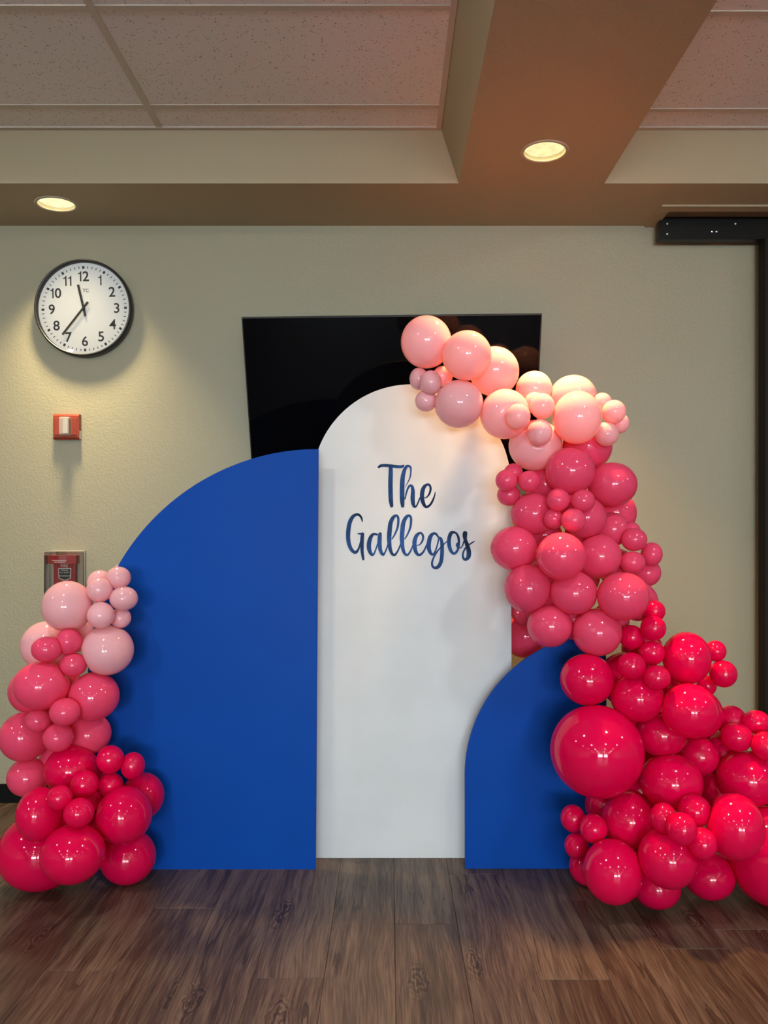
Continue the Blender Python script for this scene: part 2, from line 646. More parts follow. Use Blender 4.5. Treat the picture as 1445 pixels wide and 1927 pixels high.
LEFT_XY = (-1.454, 3.485)
BEAM_XY = (0.586, 3.003)
hole(soffit, *LEFT_XY, 0.079)
hole(beam, *BEAM_XY, 0.079)
cut(soffit, box(1.25, 2.7, 3.552, 3.722, 2.6, 2.85))

TB = 0.012


def coffer(x0, x1, y0, y1, xs, ys):
    gx = [x0] + xs + [x1]
    gy = [y0] + ys + [y1]
    for a, b in zip(gx, gx[1:]):
        for c, d in zip(gy, gy[1:]):
            g = 0.004
            obj('ceiling_tile', box((a - b) / 2 + g, (b - a) / 2 - g, (c - d) / 2 + g, (d - c) / 2 - g, 0, 0.014, bevel=0.0015),
                M_TILE, ceiling, ((a + b) / 2, (c + d) / 2, TILE_Z + 0.0015))
    for x in xs:
        obj('grid_bar', box(x - TB, x + TB, y0, y1, TILE_Z - 0.003, TILE_Z + 0.018), M_GRIDBAR, ceiling)
    for y in ys:
        for a, b in zip(gx, gx[1:]):
            obj('grid_bar', box(a + TB, b - TB, y - TB, y + TB, TILE_Z - 0.002, TILE_Z + 0.018), M_GRIDBAR, ceiling)
    for a in ((x0, x0 + 0.02, y0, y1), (x1 - 0.02, x1, y0, y1), (x0 + .02, x1 - .02, y0, y0 + 0.02), (x0 + .02, x1 - .02, y1 - 0.02, y1)):
        obj('edge_angle', box(*a, TILE_Z - 0.004, TILE_Z + 0.012), M_GRIDBAR, ceiling)


YS = [0.75, 1.32, 1.89, 2.46, 3.03]
coffer(-2.6, 0.286 - S, 0.3, 3.279 - S, [-2.138, -0.918], YS)
coffer(0.885 + S, 3.4, 0.3, 3.279 - S, [1.96, 3.18], [y + 0.027 for y in YS])

# moulding around the partition track pocket, the track and the folded partition
bm = bmesh.new()
add_box(bm, 1.197, 2.7, 3.492, 3.549, SOFFIT_Z - 0.008, SOFFIT_Z)
add_box(bm, 1.197, 1.247, 3.549, WALL_Y, SOFFIT_Z - 0.008, SOFFIT_Z)
obj('pocket_moulding', bm, M_SOFFIT, ceiling)

track = tag(empty('partition_track', (1.24, 3.66, SOFFIT_Z)), 'black metal sliding partition track under the ceiling at upper right', 'track')
TO = Vector(track.location)


def tbox(name, mat, *a, parent=None, bevel=0.0):
    b = box(*a, bevel=bevel)
    bmesh.ops.translate(b, verts=b.verts[:], vec=-TO)
    return obj(name, b, mat, parent)


tbox('fascia', M_TRACK, 1.237, 2.7, 3.645, 3.690, 2.605, 2.715, parent=track, bevel=0.002)
tbox('top_plate', M_TRACKPLATE, 1.255, 2.7, 3.556, 3.645, 2.708, 2.716, parent=track)
tbox('end_angle', M_TRACK, 1.249, 1.256, 3.556, 3.72, 2.700, 2.76, parent=track)
for bx, bz in ((1.272, 2.676), (1.583, 2.676), (1.272, 2.629), (1.476, 2.640), (1.497, 2.640)):
    b = lathe([(0.0, 0.004), (0.0045, 0.003), (0.0055, 0.0)], 12, 'y')
    obj('screw', b, M_STEEL, track, Vector((bx, 3.645, bz)) - TO)

part = tag(empty('folding_partition', (2.15, 3.645, 0)), 'dark brown folded partition standing at the right edge of the wall', 'partition')
for i in range(3):
    x0 = 1.703 - 2.15 + i * 0.31
    obj('panel', box(x0, x0 + 0.302, -0.035, 0.035, 0.008, 2.603, bevel=0.004), M_PARTITION, part)
    obj('hinge_strip', box(x0 + 0.302, x0 + 0.310, -0.03, 0.03, 0.008, 2.603), M_BLACK, part)

# windows in the far wall behind the camera (daylight)
M_DAY = emit('daylight_pane', WINDOW_C, WINDOW_E)
for i, (x0, x1) in enumerate(((-2.2, 0.5), (1.3, 2.2), (2.4, 3.3))):
    w = tag(obj('window_%d' % (i + 1), box(x0 - .06, x1 + .06, -11.0, -10.95, 0.62, 2.43), M_GRIDBAR), kind='structure')
    obj('pane', box(x0, x1, -10.949, -10.945, 0.70, 2.35), M_DAY, w)


# ------------------------------------------------------------------ downlights
def area_lamp(parent, loc, watts, col, radius, spread):
    d = bpy.data.lights.new('lamp', 'AREA')
    d.shape = 'DISK'
    d.size = radius * 2
    d.energy = watts
    d.color = col
    d.spread = math.radians(spread)
    o = bpy.data.objects.new('lamp', d)
    COL.objects.link(o)
    o.parent = parent
    o.location = loc
    return o


def lens_mat(name, col, strength):
    m, nt, p, o = nodes_of(name)
    nt.nodes.remove(p)
    tc = N(nt, 'ShaderNodeTexCoord')
    n = N(nt, 'ShaderNodeTexNoise', i_Scale=38.0, i_Detail=3.0)
    nt.links.new(tc.outputs['Object'], n.inputs['Vector'])
    r = N(nt, 'ShaderNodeValToRGB')
    r.color_ramp.elements[0].position = 0.35
    r.color_ramp.elements[0].color = (col[0] * .84, col[1] * .82, col[2] * .78, 1)
    r.color_ramp.elements[1].position = 0.62
    r.color_ramp.elements[1].color = (*col, 1)
    nt.links.new(n.outputs['Fac'], r.inputs[0])
    e = N(nt, 'ShaderNodeEmission')
    e.inputs[1].default_value = strength
    nt.links.new(r.outputs[0], e.inputs[0])
    nt.links.new(e.outputs[0], o.inputs[0])
    return m


def downlight(x, y, z, label, group, watts, col, spread, lens, roll=(0, 0), radius=0.07, energy_drop=0.012, dome=False):
    t = tag(empty('recessed_downlight', (x, y, z)), label, 'downlight', group)
    obj('trim_ring', lathe([(0.077, 0.0), (0.078, -0.004), (0.089, -0.0035), (0.0905, 0.0)], 64), M_BLADE, t, rot=(*roll, 0), smooth=True)
    if dome:
        obj('dome_lens', lathe([(0.0, -0.058), (0.03, -0.055), (0.055, -0.042), (0.070, -0.018), (0.0765, 0.004)], 32), lens, t, smooth=True)
        area_lamp(t, (0, 0, -0.062), watts, col, radius, spread)
        return t
    obj('lens', lathe([(0.0, 0.020), (0.060, 0.020), (0.076, 0.014)], 48), lens, t, smooth=True)
    obj('reflector', lathe([(0.0775, 0.0), (0.0768, 0.02)], 48), M_REFLECT, t, smooth=True)
    area_lamp(t, (0, 0, energy_drop), watts, col, radius, spread)
    return t


M_LENSL = lens_mat('warm_lens', (1.0, 0.88, 0.50), 0.98)
M_LENSB = lens_mat('amber_lens', (1.0, 0.84, 0.42), 0.92)
M_LENSG = lens_mat('white_lens', (1.0, 0.985, 0.955), 110.0)
downlight(*LEFT_XY, SOFFIT_Z, 'round recessed downlight in the soffit above the wall clock', 'downlights in view', LEFT_W, LEFT_C, 84, M_LENSL, (0.02, -0.03))
downlight(*BEAM_XY, SOFFIT_Z, 'round recessed downlight in the ceiling beam above the peach balloons', 'downlights in view', BEAM_W, BEAM_C, 88, M_LENSB, (0.0, 0.02))
for y in (1.45, -0.8, -3.0, -5.2, -7.4, -9.6):
    for x in (-3.4, -1.2, 1.35, 3.6):
        inside = y > 0.3 and -2.6 < x < 3.4
        downlight(x, y, (TILE_Z - 0.004) if inside else SOFFIT_Z, 'round white downlight in the ceiling behind the viewer',
                  'downlights behind the viewer', GRID_W, GRID_C, 148, M_LENSG, dome=True)

# ------------------------------------------------------------------ wall clock
CX, CZ, CR = -1.418, 2.305, 0.226
clock = tag(empty('wall_clock', (CX, WALL_Y, CZ), (0, math.radians(-1.3), 0)),
            'round black-rimmed analogue wall clock with white face on the beige wall', 'clock')
obj('case', lathe([(0.200, 0.0), (0.222, 0.0), (CR, 0.012), (CR, 0.040), (0.2235, 0.047), (0.2185, 0.049),
                   (0.2145, 0.046), (0.2135, 0.030), (0.2130, 0.022)], 96, 'y'), M_BLACK, clock, smooth=True)
obj('dial', lathe([(0.0, 0.024), (0.2132, 0.024), (0.2132, 0.004), (0.0, 0.004)], 96, 'y'), M_DIAL, clock)
obj('glass', lathe([(0.0, 0.0500), (0.08, 0.0492), (0.15, 0.0468), (0.2138, 0.0435)], 96, 'y'), M_GLASS, clock, smooth=True)
bm = bmesh.new()
for i in range(12):
    a = 2 * PI * i / 12
    digits = str(12 if i == 0 else i)
    tmp = bmesh.new()
    pen = 0.0
    for chd in digits:
        if chd == '1':
            pts = [(0.0105, 0.0), (0.0168, 0.0), (0.0168, 0.0465), (0.0122, 0.0465), (0.0095, 0.0405), (0.0015, 0.0375),
                   (0.0015, 0.0330), (0.0105, 0.0340)]
            tmp.faces.new([tmp.verts.new((pen + px_, py_, 0)) for px_, py_ in pts])
            pen += 0.0225
        else:
            me = text_mesh(chd, 0.066, offset=0.0010)
            one = bmesh.new()
            one.from_mesh(me)
            xs = [v.co.x for v in one.verts]
            ys_ = [v.co.y for v in one.verts]
            k = 0.0465 / (max(ys_) - min(ys_))
            x_lo, y_lo, wd = min(xs), min(ys_), (max(xs) - min(xs)) * k
            for v in one.verts:
                v.co = Vector((pen + (v.co.x - x_lo) * k, (v.co.y - y_lo) * k, 0))
            one.to_mesh(me)
            one.free()
            tmp.from_mesh(me)
            bpy.data.meshes.remove(me)
            pen += wd + 0.005
    xs = [v.co.x for v in tmp.verts]
    mx, my = (min(xs) + max(xs)) / 2, 0.0232
    R = 0.151
    for v in tmp.verts:
        v.co = Vector((v.co.x - mx + R * math.sin(a), -0.0244, v.co.y - my + R * math.cos(a)))
    me = bpy.data.meshes.new('numeral')
    tmp.to_mesh(me)
    tmp.free()
    obj('numeral', me, M_INK, clock)
bm = bmesh.new()
for i in range(60):
    a = 2 * PI * i / 60
    w, r0, r1 = (0.0052, 0.1855, 0.1985) if i % 5 == 0 else (0.0017, 0.1865, 0.1975)
    c, s = math.cos(a), math.sin(a)
    bm.faces.new([bm.verts.new((x * c + r * s, -0.0245, -x * s + r * c)) for x, r in ((-w, r0), (w, r0), (w, r1), (-w, r1))])
obj('minute_track', bm, M_INK, clock)
me = text_mesh('TC', 0.022, offset=0.0003)
tcm = obj('dial_mark', me, M_INK, clock, (0.009, -0.0244, 0.084), (PI / 2, 0, 0))


def hand(name, tip, tail, w0, w1, ang, depth):
    a = math.radians(ang)
    b = bmesh.new()
    add_prism(b, [(-w0, -tail), (w0, -tail), (w1, tip), (-w1, tip)], 'y', -depth - 0.0012, -depth)
    o = obj(name, b, M_INK, clock)
    o.rotation_euler = (0, a, 0)
    return o


hand('hour_hand', 0.112, 0.038, 0.0050, 0.0054, 348.2, 0.0335)
hand('minute_hand', 0.157, 0.036, 0.0050, 0.0046, 219.3, 0.0365)
obj('hand_hub', lathe([(0.0, 0.040), (0.0045, 0.040), (0.006, 0.025)], 20, 'y'), M_INK, clock)

# ------------------------------------------------------------------ fire alarm strobe
st = tag(empty('fire_alarm_strobe', (-1.501, WALL_Y, 1.756)), 'square orange-red fire alarm strobe on the wall under the clock', 'alarm')
obj('housing', add_prism(bmesh.new(), [(0.0, -0.059), (-0.024, -0.059), (-0.030, -0.050), (-0.030, 0.050), (-0.024, 0.059), (0.0, 0.059)], 'x', -0.060, 0.060), M_ALARM, st)
bm = bmesh.new()
add_box(bm, -0.052, 0.052, -0.034, -0.028, -0.040, 0.040, bevel=0.002)
add_box(bm, 0.040, 0.043, -0.037, -0.033, -0.020, -0.006, bevel=0.001)
obj('face_panel', bm, M_ALARM, st)
b = bmesh.new()
add_prism(b, [(-0.034, -0.042), (-0.058, -0.042), (-0.066, -0.038), (-0.066, 0.038), (-0.058, 0.042), (-0.034, 0.042)], 'x', -0.018, 0.028)
bmesh.ops.bevel(b, geom=b.edges[:], offset=0.003, segments=2, affect='EDGES')
obj('strobe_lens', b, frosted('strobe_lens_plastic', (0.62, 0.57, 0.50), 0.42), st)
obj('strobe_tube', box(-0.008, 0.016, -0.052, -0.036, -0.034, 0.034, bevel=0.003), plain('silvered_reflector', (0.62, 0.60, 0.56), 0.3, 0.5), st)
bm = bmesh.new()
for i, chh in enumerate('FIRE'):
    me = text_mesh(chh, 0.017)
    tmp = bmesh.new()
    tmp.from_mesh(me)
    for v in tmp.verts:
        v.co = Vector((0.0284, -0.050 + v.co.x, 0.028 - i * 0.0185 + v.co.y))
    tmp.to_mesh(me)
    tmp.free()
    bm.from_mesh(me)
    bpy.data.meshes.remove(me)
obj('side_print', bm, plain('brown_print', (0.30, 0.10, 0.04), 0.5), st)
obj('paper_tag', box(0.0602, 0.0608, -0.022, -0.004, -0.055, -0.018), M_PRINTW, st)

# ------------------------------------------------------------------ fire pull station under a clear cover
ps = tag(empty('fire_pull_station', (-1.502, WALL_Y, 1.05)), 'red fire pull station under a clear plastic cover, behind the pale balloon', 'alarm')
obj('gasket', box(-0.084, 0.084, -0.012, 0.0, -0.135, 0.131, bevel=0.004), M_GASKET, ps)
bm = box(-0.078, 0.078, -0.085, -0.012, -0.128, 0.124, bevel=0.004)
bmesh.ops.delete(bm, geom=[f for f in bm.faces if f.calc_center_median().y > -0.0125], context='FACES')
obj('clear_cover', bm, M_COVER, ps)
obj('cover_frame', box(-0.022, 0.022, -0.087, -0.070, 0.112, 0.126, bevel=0.003), M_COVER, ps)
obj('station_body', box(-0.052, 0.048, -0.040, -0.012, -0.105, 0.076, bevel=0.003), M_STATION, ps)
obj('hood', add_prism(bmesh.new(), [(-0.066, -0.012), (-0.066, -0.062), (-0.015, -0.074), (0.020, -0.070), (0.058, -0.052), (0.060, -0.012)], 'z', 0.070, 0.108), M_STATION, ps)
bm = bmesh.new()
sh = [(-0.030, 0.048), (0.030, 0.048), (0.0285, 0.012), (0.028, 0.002), (0.012, -0.006), (0.0, -0.008), (-0.012, -0.006), (-0.028, 0.002), (-0.0285, 0.012)]
add_prism(bm, sh, 'y', -0.0412, -0.0400)
obj('label_border', bm, M_PRINTW, ps)
bm = bmesh.new()
add_prism(bm, [(x * 0.90, (z - 0.020) * 0.90 + 0.020) for x, z in sh], 'y', -0.0418, -0.0412)
obj('label_field', bm, M_BLACK, ps)
bm = bmesh.new()


def flat_text(bm, s, size, x, y, z):
    me = text_mesh(s, size)
    t = bmesh.new()
    t.from_mesh(me)
    for v in t.verts:
        v.co = Vector((x + v.co.x, y, z + v.co.y))
    t.to_mesh(me)
    t.free()
    bm.from_mesh(me)
    bpy.data.meshes.remove(me)


flat_text(bm, 'FIRE', 0.019, -0.002, -0.0405, 0.0585)
flat_text(bm, 'PUSH IN', 0.0085, 0.0, -0.0421, 0.038)
flat_text(bm, 'PULL DOWN', 0.0075, 0.0, -0.0421, 0.028)
add_box(bm, -0.026, 0.026, -0.0423, -0.0416, 0.0115, 0.0135)
add_box(bm, -0.045, 0.020, -0.0745, -0.0740, 0.084, 0.0865)
add_box(bm, -0.035, 0.015, -0.0745, -0.0740, 0.0765, 0.079)
add_box(bm, -0.030, 0.026, -0.0405, -0.0400, -0.020, -0.018)
obj('white_lettering', bm, M_PRINTW, ps)

# ------------------------------------------------------------------ television
TILT = math.radians(18.8)
tv = tag(empty('television', (0.012, 3.450, 2.2036), (TILT, math.radians(-0.7), 0)),
         'large black flat television tilted down on the wall behind the white board', 'television')
TW, TH = 1.304, 0.735
obj('housing', box(-TW / 2, TW / 2, 0.004, 0.030, -TH, 0.0, bevel=0.003), M_BLACK, tv)
obj('screen', box(-TW / 2 + 0.006, TW / 2 - 0.006, 0.001, 0.004, -TH + 0.012, -0.006), M_SCREEN, tv)
obj('bezel', box(-TW / 2, TW / 2, 0.0, 0.006, -TH, -TH + 0.012, bevel=0.001), M_BLACK, tv)
obj('wall_bracket', add_prism(bmesh.new(), [(0.030, -0.20), (0.030, -0.64), (0.058, -0.64), (0.205, -0.21)], 'x', -0.16, 0.16), M_TRACK, tv)


# ------------------------------------------------------------------ backdrop boards
def arch_outline(w, h, r, kind, n=56):
    """outline in (x, z): 'full' a round-topped board, 'quarter' one with a straight right side"""
    pts = [(0, 0), (w, 0)]
    if kind == 'full':
        for i in range(n + 1):
            a = PI * i / n
            pts.append((w / 2 + w / 2 * math.cos(a), h - w / 2 + w / 2 * math.sin(a)))
    else:
        for i in range(n + 1):
            a = PI / 2 + PI / 2 * i / n
            pts.append((w + r * math.cos(a), h - r + r * math.sin(a)))
    return pts


BT = 0.012
BOARDS = []


def board(name, label, x0, y0, w, h, r, kind, lean, roll, mat, edge):
    t = tag(empty(name, (x0, y0, 0), (-math.atan(lean), roll, 0)), label, 'board', 'backdrop boards')
    pts = arch_outline(w, h, r, kind)
    b = add_prism(bmesh.new(), pts, 'y', 0.0, BT)
    fb = [e for f in b.faces if len(f.verts) > 8 and f.calc_center_median().y < BT / 2 for e in f.edges]
    bmesh.ops.bevel(b, geom=fb, offset=0.0012, segments=1, affect='EDGES')
    obj('panel', b, mat, t)
    bx = w * 0.6
    obj('support_leg', add_prism(bmesh.new(), [(BT, 0.012), (0.24, 0.016), (BT, h * 0.5)], 'x', bx, bx + 0.018), edge, t)
    BOARDS.append((x0, y0, w, h, r, kind, lean))
    return t


M_LEG = plain('bare_plywood', (0.45, 0.32, 0.19), 0.6)
white = board('backdrop_board', 'tall white round-topped backdrop board with navy script lettering', -0.3016, 3.093, 0.780, 1.8486, 0.390, 'full', 0.027, 0, M_WHITE, M_LEG)
blue = board('backdrop_board', 'large royal blue quarter-arch backdrop board left of the white one', -0.275 - 0.866, 2.990, 0.866, 1.586, 0.866, 'quarter', 0.031, 0.004, M_BLUE, M_LEG)
small = board('backdrop_board', 'small royal blue quarter-arch backdrop board right of the white one', 0.2855, 2.995, 0.535, 0.882, 0.535, 'quarter', 0.022, 0, M_BLUE, M_LEG)

# script lettering: brush strokes (x, y, width), 11.115 units per pixel-sized step of 2.085 mm
WORD1 = [
 [(140,155,50),(190,125,60),(290,120,65),(400,130,65),(520,145,65),(620,145,60),(655,125,45)],
 [(392,150,80),(390,300,92),(385,500,95),(388,700,95),(395,850,90),(410,965,72)],
 [(690,582,8),(760,450,22),(800,350,30),(812,230,34),(805,160,42),(760,130,48),(715,150,62),(675,230,78),(645,350,90),(632,500,98),(628,700,100),(632,850,95),(640,968,72)],
 [(690,820,25),(720,690,35),(755,590,42),(800,540,47),(840,570,62),(855,660,80),(850,800,90),(860,920,80),(890,985,50),(930,965,35),(965,890,32),(1000,800,30)],
 [(1090,800,15),(1150,780,28),(1205,700,42),(1225,600,45),(1200,530,45),(1150,522,50),(1090,570,75),(1055,660,88),(1045,780,88),(1065,890,80),(1110,975,60),(1160,985,50),(1225,930,45),(1280,830,40),(1310,740,28),(1322,675,14)],
]
LL = [(1030,600,25),(1080,520,35),(1140,380,45),(1160,250,50),(1155,150,50),(1110,115,55),(1050,160,75),(1000,270,90),(980,420,95),(970,560,95),(975,700,85),(990,810,75),(1030,910,60),(1085,935,48),(1140,870,38),(1190,760,32),(1220,680,32)]
E_ = [(215,740,15),(280,715,28),(330,640,42),(345,550,45),(315,490,42),(270,480,48),(210,530,75),(170,630,88),(165,740,88),(185,850,78),(230,925,60),(285,930,50),(350,870,42),(400,770,35),(440,680,35)]
Q = 1333.8
WORD2 = [
 [(408,235,25),(390,160,42),(340,100,50),(280,95,55),(210,140,75),(150,250,88),(120,400,92),(112,560,90),(130,700,85),(175,810,75),(240,880,65),(290,870,60),(335,800,40),(365,700,35),(385,620,30)],
 [(320,490,28),(370,495,40),(415,500,70)],
 [(415,505,66),(405,600,80),(402,750,75),(408,880,65),(430,1025,50)],
 [(715,510,45),(650,500,50),(595,550,75),(555,660,90),(548,780,92),(570,870,80),(610,930,60),(650,915,40),(690,820,30),(730,700,30)],
 [(780,500,75),(770,600,90),(770,720,88),(790,850,75),(840,930,55),(880,890,35),(920,790,30),(950,700,32)],
 LL,
 [(x + 266, y, w) for x, y, w in LL],
 [(x + Q, y, w) for x, y, w in E_],
 [(x + Q, y, w) for x, y, w in [(660,560,40),(610,495,50),(550,495,60),(500,550,85),(468,660,92),(462,780,90),(485,870,75),(530,925,55),(570,910,40),(615,810,32),(650,690,32),(670,600,35)]],
 [(x + Q, y, w) for x, y, w in [(670,570,35),(710,590,55),(735,680,72),(740,800,78),(735,950,80),(715,1080,80),(665,1175,75),(600,1205,60),(545,1180,48),(530,1100,45),(560,1000,38),(620,890,38),(690,800,28),(770,720,25),(850,645,22)]],
 [(x + Q, y, w) for x, y, w in [(990,460,50),(930,480,75),(890,580,82),(885,700,82),(910,820,75),(960,895,60),(1010,900,55),(1065,830,50),(1090,700,50),(1080,570,50),(1040,490,45),(985,460,40)]],
 [(x + Q, y, w) for x, y, w in [(1060,700,50),(1045,740,40),(1075,775,40),(1125,790,22),(1170,730,28),(1195,650,28)]],
 [(x + Q, y, w) for x, y, w in [(1220,485,98),(1215,540,95),(1225,620,75),(1260,720,85),(1295,850,95),(1295,950,95),(1260,1015,72),(1210,1030,55),(1175,980,45),(1180,890,38),(1225,790,32)]],
 [(x + Q, y, w) for x, y, w in [(1300,725,25),(1360,685,28),(1420,648,15)]],
]


def stroke(bm, pts, place, lift):
    P = np.array(pts, float)
    E2 = np.vstack([2 * P[0] - P[1], P, 2 * P[-1] - P[-2]])
    out = []
    for i in range(1, len(E2) - 2):
        p0, p1, p2, p3 = E2[i - 1], E2[i], E2[i + 1], E2[i + 2]
        for k in range(7):
            t = k / 7
            out.append(0.5 * ((2 * p1) + (p2 - p0) * t + (2 * p0 - 5 * p1 + 4 * p2 - p3) * t * t + (3 * p1 - p0 - 3 * p2 + p3) * t ** 3))
    out.append(P[-1])
    C = np.array(out)
    T = np.gradient(C[:, :2], axis=0)
    T /= np.linalg.norm(T, axis=1)[:, None] + 1e-9
    Nn = np.stack([-T[:, 1], T[:, 0]], 1)
    w = np.maximum(C[:, 2], 8) / 2
    left = C[:, :2] + Nn * w[:, None]
    right = C[:, :2] - Nn * w[:, None]
    def cap(c, t, n, r, sgn):
        return [c + n * r * math.cos(a) + t * sgn * r * math.sin(a) for a in np.linspace(0, PI, 8)[1:-1]]
    vl = [bm.verts.new(place(*p, lift)) for p in left]
    vr = [bm.verts.new(place(*p, lift)) for p in right]
    for i in range(len(C) - 1):
        bm.faces.new((vl[i], vl[i + 1], vr[i + 1], vr[i]))
    c0 = [bm.verts.new(place(*p, lift)) for p in cap(C[0, :2], T[0], Nn[0], w[0], -1)]
    bm.faces.new([vl[0]] + [vr[0]] + c0[::-1])
    c1 = [bm.verts.new(place(*p, lift)) for p in cap(C[-1, :2], T[-1], Nn[-1], w[-1], 1)]
    bm.faces.new([vl[-1]] + c1 + [vr[-1]])


def lettering(name, strokes, ox, oy):
    """ox, oy: where the word starts, in 2.09 mm steps from the board's left edge and from eye height"""
    s = 0.002088
    bm = bmesh.new()

    def place(x, y, lift):
        return (0.3016 + (ox + x / 11.115 - 732) * s, -lift, (1.264 - (oy + y / 11.115 - 1002) * s) * 1.0004)
    for i, st_ in enumerate(strokes):
        stroke(bm, st_, place, 0.0004 + 0.00004 * i)
    for f in bm.faces:
        if f.normal.y > 0:
            f.normal_flip()
    me = bpy.data.meshes.new(name)
    bm.normal_update()
    for f in bm.faces:
        if f.normal.y > 0:
            f.normal_flip()
    bm.to_mesh(me)
    bm.free()
    o = obj(name, me, M_FOIL, white)
    o['label'] = 'navy glittering script lettering on the white panel'
    return o


lettering('script_word', WORD1, 700, 865)
lettering('script_word', WORD2, 645, 960)

